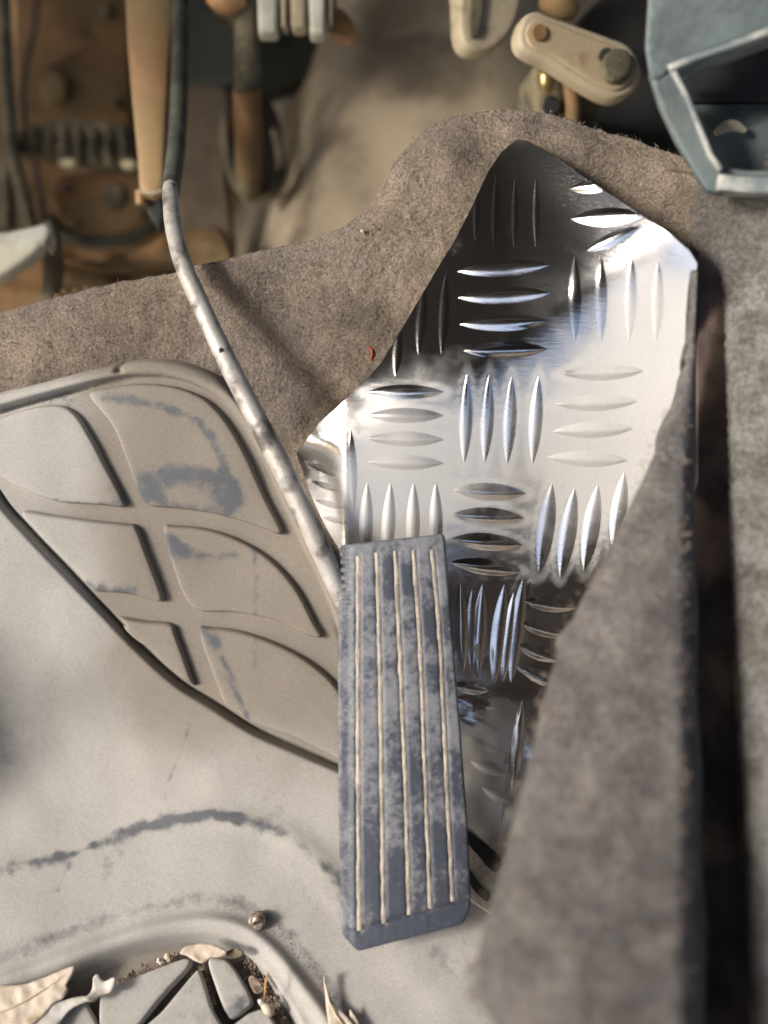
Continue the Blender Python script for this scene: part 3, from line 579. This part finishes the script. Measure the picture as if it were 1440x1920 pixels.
# brown brake booster housing on the left
hs = fixed('booster_housing', 'round brown dusty housing with a flat boss, lower of the two brown housings at left', 'housing', 160, 380, .74)
sheet('housing_cover', catmull([(98, 330), (130, 318), (200, 312), (262, 322), (290, 350), (296, 400), (270, 430), (220, 446), (160, 448), (115, 430), (92, 400), (90, 360)], 12, True), lambda X, Y: .735 - .00002 * (250 - np.hypot(X - 190, Y - 370)), M['brown'], hs, step=14, thick=.03, rnd=16, rdepth=.010, raw=True)
sheet('boss', circle(211, 366, 24, 26, 26), .728, M['olive'], hs, step=10, thick=.006, rnd=5, rdepth=.002)
tube('rim', [(92, 405, .735, .003), (110, 432, .732, .0034), (150, 450, .73, .0038), (205, 454, .73, .0038), (255, 442, .73, .0036), (290, 418, .732, .003), (305, 395, .735, .002)], M['green_black'], hs, seg=10, step=8)
hb = fixed('brown_bulkhead_box', 'upper dark brown pressed box with a round boss behind the tan lever', 'box', 130, 110, .80)
sheet('box_face', rcorner([(22, -80), (250, -80), (250, 235), (140, 230), (60, 235), (22, 240)], 20), lambda X, Y: .80 + .00003 * (X - 120), M['brown'], hb, step=16, thick=.04, rnd=10, rdepth=.006)
sheet('boss', circle(100, 163, 27, 32, 26), .792, M['brown'], hb, step=10, thick=.01, rnd=7, rdepth=.004)
tube('pressed_rib', [(80, 122, .795, .003), (120, 108, .794, .003), (170, 82, .795, .002)], M['brown'], hb, seg=8)
br = fixed('corrugated_bracket', 'crusty olive corrugated bracket across the brown boxes', 'bracket', 160, 260, .72)
sheet('bracket_face', [(0, 238), (40, 244), (72, 232), (110, 222), (160, 226), (205, 224), (248, 236), (250, 300), (215, 310), (150, 306), (100, 296), (45, 292), (0, 285)], lambda X, Y: .715 + 0 * X, M['olive'], br, step=7, thick=.012, rnd=6, rdepth=.003, hfn=lambda X, Y: .0024 * np.sin(X / 4.5) * sstep(235, 250, Y) + .004 * vnoise(X / 12, Y / 9, 88))
for k, (x, y, a, b) in enumerate(((126, 303, 17, 8), (240, 306, 15, 9))):
    sheet('clip', circle(x, y, a, b, 18), .708, M['clip'], br, step=7, thick=.005, rnd=4, rdepth=.002)
rd = fixed('left_control_rod', 'thin olive control rod forking downward at the far left edge', 'rod', 20, 250, .70)
tube('rod', [(6, -60, .70, .004), (10, 60, .70, .004), (14, 160, .70, .004), (20, 260, .70, .0042), (34, 330, .70, .0045), (52, 400, .70, .0045), (60, 430, .70, .004)], M['olive'], rd, seg=12)
tube('fork', [(16, 250, .705, .004), (14, 330, .705, .0045), (16, 430, .705, .0045)], M['olive'], rd, seg=12)
# lower-left clutter behind the carpet edge
cl = fixed('lower_pressing', 'dark brown curved floor pressing behind the carpet edge at left', 'pressing', 190, 500, .70)
sheet('pressing', catmull([(-60, 470), (60, 480), (100, 450), (180, 470), (260, 462), (330, 430), (420, 440), (430, 560), (300, 590), (100, 640), (-60, 660)], 14, True), lambda X, Y: .69 - .00005 * (Y - 480) + .008 * vnoise(X / 50, Y / 22, 91), M['brown'], cl, step=12, thick=.01, rnd=8, rdepth=.004, raw=True)
tube('welded_rib', [(100, 486, .68, .002), (180, 500, .678, .003), (250, 502, .678, .003), (320, 486, .68, .002)], M['brown'], cl, seg=8)
tube('bracket_post', [(92, 425, .66, .005), (98, 470, .655, .006), (100, 520, .65, .006), (92, 570, .645, .005)], M['olive'], cl, seg=12)
for x, y in ((120, 548), (142, 545), (108, 556), (160, 541), (131, 553)):
    tube('crumb', [(x - 5, y, .62, .001), (x, y - 1, .62, .0011), (x + 6, y, .62, .001)], M['brown'], cl, seg=7, step=3, wob=.2)
# brake pedal tip at the left edge
bp = fixed('brake_pedal', 'pale pointed tip of another pedal cut by the left edge', 'pedal', 30, 450, .60)
sheet('pad', catmull([(-140, 400), (-60, 418), (0, 428), (50, 420), (86, 413), (99, 428), (94, 447), (66, 478), (30, 505), (0, 522), (-60, 545), (-150, 560)], 9, True), lambda X, Y: .62 - .0002 * (X - 50) * 0 + .00035 * np.maximum(0, 455 - Y), M['white'], bp, step=10, thick=.010, rnd=14, rdepth=.005, raw=True)
# wires and bolts among the bulkhead parts
for k, (nm, pts, mt, lab) in enumerate((
    ('cable', [(70, -60, .77, .0016), (66, 40, .765, .0016), (48, 130, .76, .0016), (44, 210, .76, .0016), (70, 330, .74, .0016), (84, 420, .70, .0016)], 'black', 'thin black cable hanging over the brown box at far left'),)):
    tube(nm, pts, M[mt], None, seg=8, label=lab, cat='cable')
for k, (x, y, q, d) in enumerate(((195, 20, 11, .796), (215, 190, 10, .796), (48, 200, 9, .796), (150, 60, 8, .797))):
    sheet('bolt_head', circle(x, y, q, q, 6, .3), d, M['olive'], hb, step=6, thick=.006, rnd=3, rdepth=.0015)
for x, y in ((122, 352), (262, 400), (140, 420)):
    sheet('bolt_head', circle(x, y, 8, 8, 6, .1), .728, M['dull_brown'], hs, step=5, thick=.006, rnd=2, rdepth=.001)
# tan lever
lv = fixed('tan_lever', 'flat tan-brown painted lever tapering down to a cut end at upper left', 'lever', 280, 180, .62)
sheet('blade', [(228, -90), (333, -90), (328, 40), (318, 130), (312, 230), (309, 300), (308, 357), (285, 362), (259, 357), (256, 300), (246, 200), (236, 80)], lambda X, Y: .62 - .00005 * (Y - 180) + .0000018 * (X - (276 + .02 * Y)) ** 2, M['leverbrown'], lv, step=10, thick=.010, rnd=6, rdepth=.003)
sheet('end_socket', [(272, 352), (308, 352), (306, 410), (296, 430), (276, 400)], .625, M['black'], lv, step=10, thick=.012, rnd=4, rdepth=.002)
tube('end_pin', [(262, 358, .622, .0025), (264, 384, .622, .0028)], M['leverbrown'], lv, seg=10, step=6)
tube('cut_edge', [(259, 357, .613, .0009), (285, 362, .6125, .0012), (308, 356, .613, .0009)], M['cream'], lv, seg=8, step=5)
# white connector block at the top
wc = fixed('white_connector', 'cream ribbed plug block hanging from the top edge', 'connector', 550, 20, .62)
for x0, x1, y1, mname in ((478, 522, 60, 'white'), (522, 540, 48, 'cream'), (540, 575, 50, 'cream'), (575, 612, 63, 'white'), (612, 630, 45, 'olive')):
    sheet('plug_rib', rcorner([(x0, -90), (x1, -90), (x1 - 2, y1), (x0 + 5, y1)], 9), .62, M[mname], wc, step=9, thick=.012, rnd=7, rdepth=.004)
sheet('mounting_block', rcorner([(395, -90), (490, -90), (485, 38), (400, 26)], 10), .64, M['olive'], wc, step=12, thick=.02, rnd=6, rdepth=.003)
oc = fixed('orange_terminal', 'small orange terminal beside the ribbed cream plug', 'terminal', 650, 60, .64)
sheet('terminal', catmull([(618, 10), (640, 12), (662, 35), (672, 62), (660, 76), (640, 74), (622, 62), (612, 35)], 6, True), .64, M['orange'], oc, step=8, thick=.008, rnd=8, rdepth=.004, raw=True)
cp = fixed('copper_fitting', 'small brown-orange fitting at the top edge between lever and plug', 'fitting', 425, 5, .63)
tube('fitting', [(395, -10, .63, .005), (425, 4, .63, .0075), (455, -8, .63, .005)], M['orange'], cp, seg=12)
# cream lug and link plate, upper right
lg = fixed('cream_lug', 'cream oval lug with dark slot hanging at the top edge', 'lug', 920, 40, .60)
sheet('lug_plate', catmull([(862, -90), (860, 0), (862, 55), (872, 85), (895, 96), (925, 92), (950, 72), (968, 45), (980, 0), (985, -90)], 9, True), lambda X, Y: .60 + .0001 * (X - 860), M['cream'], lg, step=10, thick=.012, rnd=10, rdepth=.004, raw=True)
sheet('slot', catmull([(893, -40), (905, -10), (903, 20), (897, 60), (886, 68), (882, 40), (885, 0)], 8, True), lambda X, Y: .597 + .0001 * (X - 860), M['olive'], lg, step=9, thick=.003, raw=True)
lk = fixed('link_plate', 'tan-cream riveted link plate with rounded ends above the chequer plate', 'link plate', 1085, 100, .585)
lko = catmull([(972, 60), (985, 28), (1008, 18), (1040, 30), (1090, 48), (1140, 66), (1178, 82), (1198, 108), (1204, 140), (1192, 168), (1160, 186), (1128, 178), (1080, 150), (1030, 118), (992, 100), (976, 85)], 8, True)
lkd = lambda X, Y: .582 + .00008 * (X - 1085)
sheet('link_body', lko, lkd, M['cream'], lk, step=10, thick=.010, rnd=9, rdepth=.004, raw=True)
lko2 = catmull([(986, 62), (996, 40), (1014, 34), (1046, 44), (1096, 64), (1140, 80), (1172, 96), (1186, 118), (1190, 142), (1178, 160), (1156, 170), (1130, 160), (1084, 134), (1036, 104), (998, 88)], 8, True)
sheet('raised_face', lko2, lambda X, Y: lkd(X, Y) - .0015, M['tan_face'], lk, step=10, thick=.003, rnd=6, rdepth=.001, raw=True)
sheet('rivet', circle(1160, 120, 30, 34, 22, .4), lambda X, Y: lkd(X, Y) - .0062, M['olive'], lk, step=8, thick=.004, rnd=10, rdepth=.003)
sheet('hole', circle(1012, 60, 13, 15, 18), lambda X, Y: lkd(X, Y) - .0033, M['brown'], lk, step=8, thick=.002)
sheet('crescent_hole', circle(1136, 102, 11, 14, 16, .5), lambda X, Y: lkd(X, Y) - .0036, M['green_black'], lk, step=7, thick=.002)
bl = fixed('valve_block', 'dusty brown valve block with brass nipple under the link plate', 'valve', 1060, 220, .62)
sheet('block', rcorner([(998, 120), (1130, 150), (1125, 230), (1110, 290), (1060, 298), (1010, 250)], 14), lambda X, Y: .612 + .00004 * (X - 1050), M['olive'], bl, step=11, thick=.03, rnd=9, rdepth=.004, hfn=lambda X, Y: .004 * vnoise(X / 26, Y / 22, 95))
tube('nipple', [(1022, 118, .60, .0035), (1024, 138, .598, .0048), (1024, 158, .598, .0045), (1024, 172, .60, .003)], M['brass'], bl, seg=14, step=6)
sheet('port', circle(1034, 196, 15, 17, 18), .606, M['black'], bl, step=8, thick=.004)
tube('pipe', [(1065, 150, .60, .004), (1075, 200, .605, .0042), (1070, 260, .61, .0042)], M['brown'], bl, seg=12)
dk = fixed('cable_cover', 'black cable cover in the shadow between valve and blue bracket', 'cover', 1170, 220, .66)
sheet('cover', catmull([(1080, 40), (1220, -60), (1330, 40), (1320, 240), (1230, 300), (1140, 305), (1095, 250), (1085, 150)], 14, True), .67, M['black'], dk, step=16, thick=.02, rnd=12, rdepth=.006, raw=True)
# small yellow-brown knob above the link plate
kn = fixed('rounded_fitting', 'blurred brown rounded fitting behind the upper end of the link plate', 'fitting', 1050, 12, .61)
tube('body', [(1020, 4, .615, .005), (1050, 10, .61, .0075), (1078, 22, .612, .005)], M['brown'], kn, seg=12)

# ------------------------------------------------------------------ blue-grey bracket in the upper right corner
bk = fixed('steel_bracket', 'angular blue-grey painted steel bracket with worn pale edges, upper right corner', 'bracket', 1330, 200, .50)
bd = lambda X, Y: .462 - .00006 * (X - 1300) + .00004 * (Y - 200)
sheet('top_plate', [(1212, -120), (1640, -120), (1640, -28), (1440, 56), (1330, 92), (1262, 122), (1236, 150), (1218, 150), (1208, 90), (1214, 0)], bd, M['blue'], bk, step=14, thick=.004, rnd=5, rdepth=.0015)
def strip(name, pts, w, th, mat, dd):
    c = np.array(pts, float); T = np.gradient(c, axis=0); T /= np.linalg.norm(T, axis=1, keepdims=True); N2 = np.stack([-T[:, 1], T[:, 0]], 1)
    o = np.concatenate([c + N2 * w / 2, (c - N2 * w / 2)[::-1]]); return sheet(name, o, lambda X, Y: bd(X, Y) + dd, mat, bk, step=9, thick=th, rnd=min(4, w * .3), rdepth=.0015)
strip('upper_flange', [(1252, 128), (1300, 108), (1370, 84), (1440, 58), (1560, 8), (1640, -22)], 15, .030, M['blue_light'], -.002)
sheet('post', [(1214, 140), (1248, 126), (1278, 150), (1312, 220), (1340, 290), (1362, 345), (1352, 366), (1322, 358), (1300, 325), (1262, 262), (1232, 200)], lambda X, Y: bd(X, Y) + .0015, M['blue'], bk, step=11, thick=.012, rnd=7, rdepth=.003)
strip('post_edge', [(1262, 132), (1285, 175), (1310, 235), (1332, 290), (1352, 318)], 13, .020, M['blue_light'], -.003)
strip('lower_flange', [(1344, 340), (1400, 346), (1480, 347), (1640, 344)], 32, .026, M['blue_light'], -.001)
strip('lip', [(1345, 318), (1400, 326), (1480, 326), (1640, 322)], 14, .02, M['blue'], .004)
sheet('back_panel', [(1288, 170), (1400, 160), (1700, 150), (1700, 345), (1350, 335), (1325, 270)], lambda X, Y: .492 + .0003 * np.maximum(0, 235 - Y), M['blue'], bk, step=14, thick=.003, hfn=lambda X, Y: .002 * vnoise(X / 40, Y / 30, 99))
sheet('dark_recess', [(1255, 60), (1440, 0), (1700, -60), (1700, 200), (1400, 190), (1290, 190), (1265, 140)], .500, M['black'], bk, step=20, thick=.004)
tube('painted_glint', [(1340, 252, .487, .0012), (1356, 240, .486, .0024), (1376, 236, .486, .0026), (1398, 246, .487, .0012)], M['cream'], bk, seg=10, step=5, flat=.5)  # cream crescent stands in for a bright reflection on the panel
strip('spur', [(1248, 314), (1275, 318), (1310, 320)], 8, .004, M['olive'], .003)

# ------------------------------------------------------------------ leaves, crumbs and grit on the mat
def md(X, Y): return gdepth(X, Y) - MT - .0015
def leaf(label, pts, mat, lift, rib=None, name='dry_leaf', cat='leaf', step=6, curl=.003, sd=1):
    B = catmull(pts, step, True); cx, cy = B.mean(0); ex = np.ptp(B, 0).max()
    fn = lambda X, Y: md(X, Y) - lift(X, Y) if callable(lift) else md(X, Y) - lift
    o = sheet(name, B, fn, mat, None, step=step, thick=.0003, raw=True, hfn=lambda X, Y: curl * ((X - cx) ** 2 + (Y - cy) ** 2) / ex ** 2 + .0012 * vnoise(X / 14, Y / 14, sd), angle=0, label=label, cat=cat)
    if rib: 
        c = catmull([(x, y) for x, y in rib], 8)
        tube('midrib', [(x, y, float(fn(np.array(x), np.array(y))) - .0008, .0004) for x, y in c], mat, o, seg=6, step=8)
    return o
leaf('large pale torn dry leaf with ragged tip at the bottom left corner', [(-90, 1858), (-20, 1848), (40, 1846), (80, 1834), (120, 1818), (140, 1812), (136, 1828), (124, 1848), (128, 1856), (118, 1872), (100, 1882), (80, 1905), (50, 1930), (0, 1960), (-90, 1990)], M['leaf'], .004, [(-60, 1920), (20, 1890), (90, 1850), (132, 1820)], sd=101)
leaf('grey bleached leaf lying under the large torn leaf', [(60, 1925), (90, 1890), (120, 1876), (160, 1868), (166, 1876), (130, 1895), (95, 1940), (50, 1970)], M['leaf_grey'], .0035, sd=102)
leaf('small folded white leaf scrap on the corner of a mat block', [(160, 1876), (172, 1856), (176, 1832), (186, 1828), (194, 1840), (216, 1834), (216, 1848), (206, 1862), (192, 1864), (176, 1878)], M['leaf_grey'], .005, curl=.006, sd=103)
leaf('curved pinkish shell-like leaf at the top of the mat blocks', [(338, 1788), (350, 1775), (380, 1769), (408, 1774), (426, 1786), (410, 1795), (395, 1796), (380, 1806), (362, 1800), (350, 1792)], M['leaf'], .0055, curl=.006, sd=104)
leaf('narrow curled dry leaf pointing up beside the moulded ridge', [(607, 1832), (613, 1850), (620, 1872), (634, 1890), (652, 1908), (668, 1935), (640, 1945), (620, 1930), (613, 1900), (610, 1870)], M['leaf'], .003, [(609, 1838), (620, 1885), (645, 1925)], curl=.008, sd=105)
leaf('tiny dry leaf tip right of the narrow curled leaf', [(656, 1893), (664, 1902), (674, 1922), (668, 1930), (658, 1915)], M['leaf'], .003, curl=.004, sd=106, step=4)
leaf('small olive leaf scrap right of the shell-like leaf', [(424, 1786), (440, 1778), (456, 1784), (452, 1794), (436, 1797), (425, 1795)], M['olive'], .004, curl=.003, sd=107, step=4)
leaf('brown square leaf scrap inside the channel beside the twig', [(466, 1836), (478, 1830), (492, 1848), (494, 1858), (478, 1862)], M['grit'], .001, curl=.002, sd=108, step=4)
tw = tube('twig', [(503, 1822, .498, .0004), (499, 1838, .497, .0005), (497, 1856, .497, .0005), (496, 1872, .498, .0003)], M['orange'], None, seg=6, step=4, label='tiny upright orange-brown twig above the pale seed husk', cat='twig')
sk = thing('seed_husk', 'small pale round seed husk with a pointed cap near the twig', 'seed husk', tuple(at(500, 1890, .50)))
tube('husk', [(492, 1882, .500, .0012), (498, 1888, .499, .0021), (504, 1894, .499, .0024), (509, 1901, .500, .0015)], M['leaf'], sk, seg=12, step=3)
tube('cap', [(484, 1875, .500, .0004), (490, 1879, .499, .0016), (497, 1880, .499, .0008)], M['leaf_grey'], sk, seg=8, step=3)
sc = thing('screw_head', 'small corroded round screw head standing on the mat above the ridge', 'screw', tuple(at(483, 1732, .505)))
dS = float(md(np.array(483), np.array(1732)))
sheet('head', circle(483, 1732, 14, 16, 22), dS - .005, M['screw'], sc, step=5, thick=.006, rnd=7, rdepth=.002)
sheet('slot', [(474, 1730), (492, 1724), (493, 1729), (475, 1736)], dS - .0054, M['black'], sc, step=4, thick=.001)
sheet('collar', circle(477, 1737, 15, 16, 22), dS - .0015, M['leaf_grey'], sc, step=5, thick=.003, rnd=5, rdepth=.002)
def crumb(label, x, y, r, mat, name='crumb', lift=.001, d=None, cat='crumb'):
    d = float(md(np.array(x), np.array(y))) - lift if d is None else d
    tube(name, [(x - r, y + 1, d, r * .00010), (x - r * .3, y - 1, d, r * .00024), (x + r * .4, y + 1, d, r * .00022), (x + r, y - 1, d, r * .00008)], mat, None, seg=8, step=2, wob=.18, flat=.8, label=label, cat=cat)
crumb('pinkish dust crumb just above the moulded ridge', 299, 1743, 8, M['leaf'])
crumb('white crumb on the brown carpet near its upper edge', 680, 434, 4, M['glassgrey'], d=float(gdepth(680, 434)) - .001)
crumb('pale yellow chip in the gritty channel left of the shell-like leaf', 316, 1795, 8, M['cream'], lift=-.001)
crumb('white chip in the gritty channel left of the yellow chip', 300, 1803, 6, M['leaf_grey'], lift=-.001)
tube('red_thread', [(690, 650, .5345, .0004), (697, 656, .534, .0005), (697, 668, .534, .0005), (693, 676, .5345, .0004)], M['red'], None, seg=6, step=3, label='short red thread caught in the carpet left of the plate', cat='thread')
# grit gathered in the channels
def grit(n, line, wd, hoff, size):
    c = catmull(line, 4); k = RNG.integers(0, len(c), n); X = c[k, 0] + RNG.normal(size=n) * wd; Y = c[k, 1] + RNG.normal(size=n) * wd
    P = at(X, Y, gdepth(X, Y)) + normals(X, Y, gdepth) * (hoff + mat_base(X, Y))[:, None]; V = []; Fc = []
    for i in range(n):
        s = size * RNG.uniform(.35, 1.3); b = len(V); q = RNG.normal(size=(3, 3)); u, _, _ = np.linalg.svd(q)
        for a in (u[0], -u[0], u[1] * .8, -u[1] * .8, u[2] * .6, -u[2] * .6): V.append(P[i] + a * s)
        for f in ((0, 2, 4), (2, 1, 4), (1, 3, 4), (3, 0, 4), (2, 0, 5), (1, 2, 5), (3, 1, 5), (0, 3, 5)): Fc.append([b + t for t in f])
    return V, Fc
V1, F1 = [], []
for a in ((420, [(222, 1846), (262, 1828), (300, 1812), (335, 1796)], 4.5, MT - .0045, .0010), (260, [(455, 1800), (480, 1840), (505, 1880), (530, 1920)], 9, MT - .005, .0009), (160, [(375, 1810), (385, 1830), (400, 1880)], 3, MT - .005, .0008),
          (150, [(230, 1915), (300, 1850), (360, 1822)], 4, MT - .005, .0006), (420, [(500, 1750), (540, 1790), (590, 1860), (620, 1900)], 13, MT + .0004, .00032), (260, [(300, 1735), (400, 1722), (470, 1730), (520, 1760)], 12, MT + .0004, .00028), (220, [(130, 1800), (240, 1755), (320, 1735)], 12, MT + .0004, .00026), (240, [(200, 1700), (600, 1750), (800, 1850)], 90, MT + .0003, .0002)):
    v, f = grit(*a); b = len(V1); V1 += v; F1 += [[t + b for t in q] for q in f]
mk('grit', V1, F1, M['grit'], None, smooth=False, kind='stuff', label='brown grit and crumbs gathered in the mat channels', cat='grit')
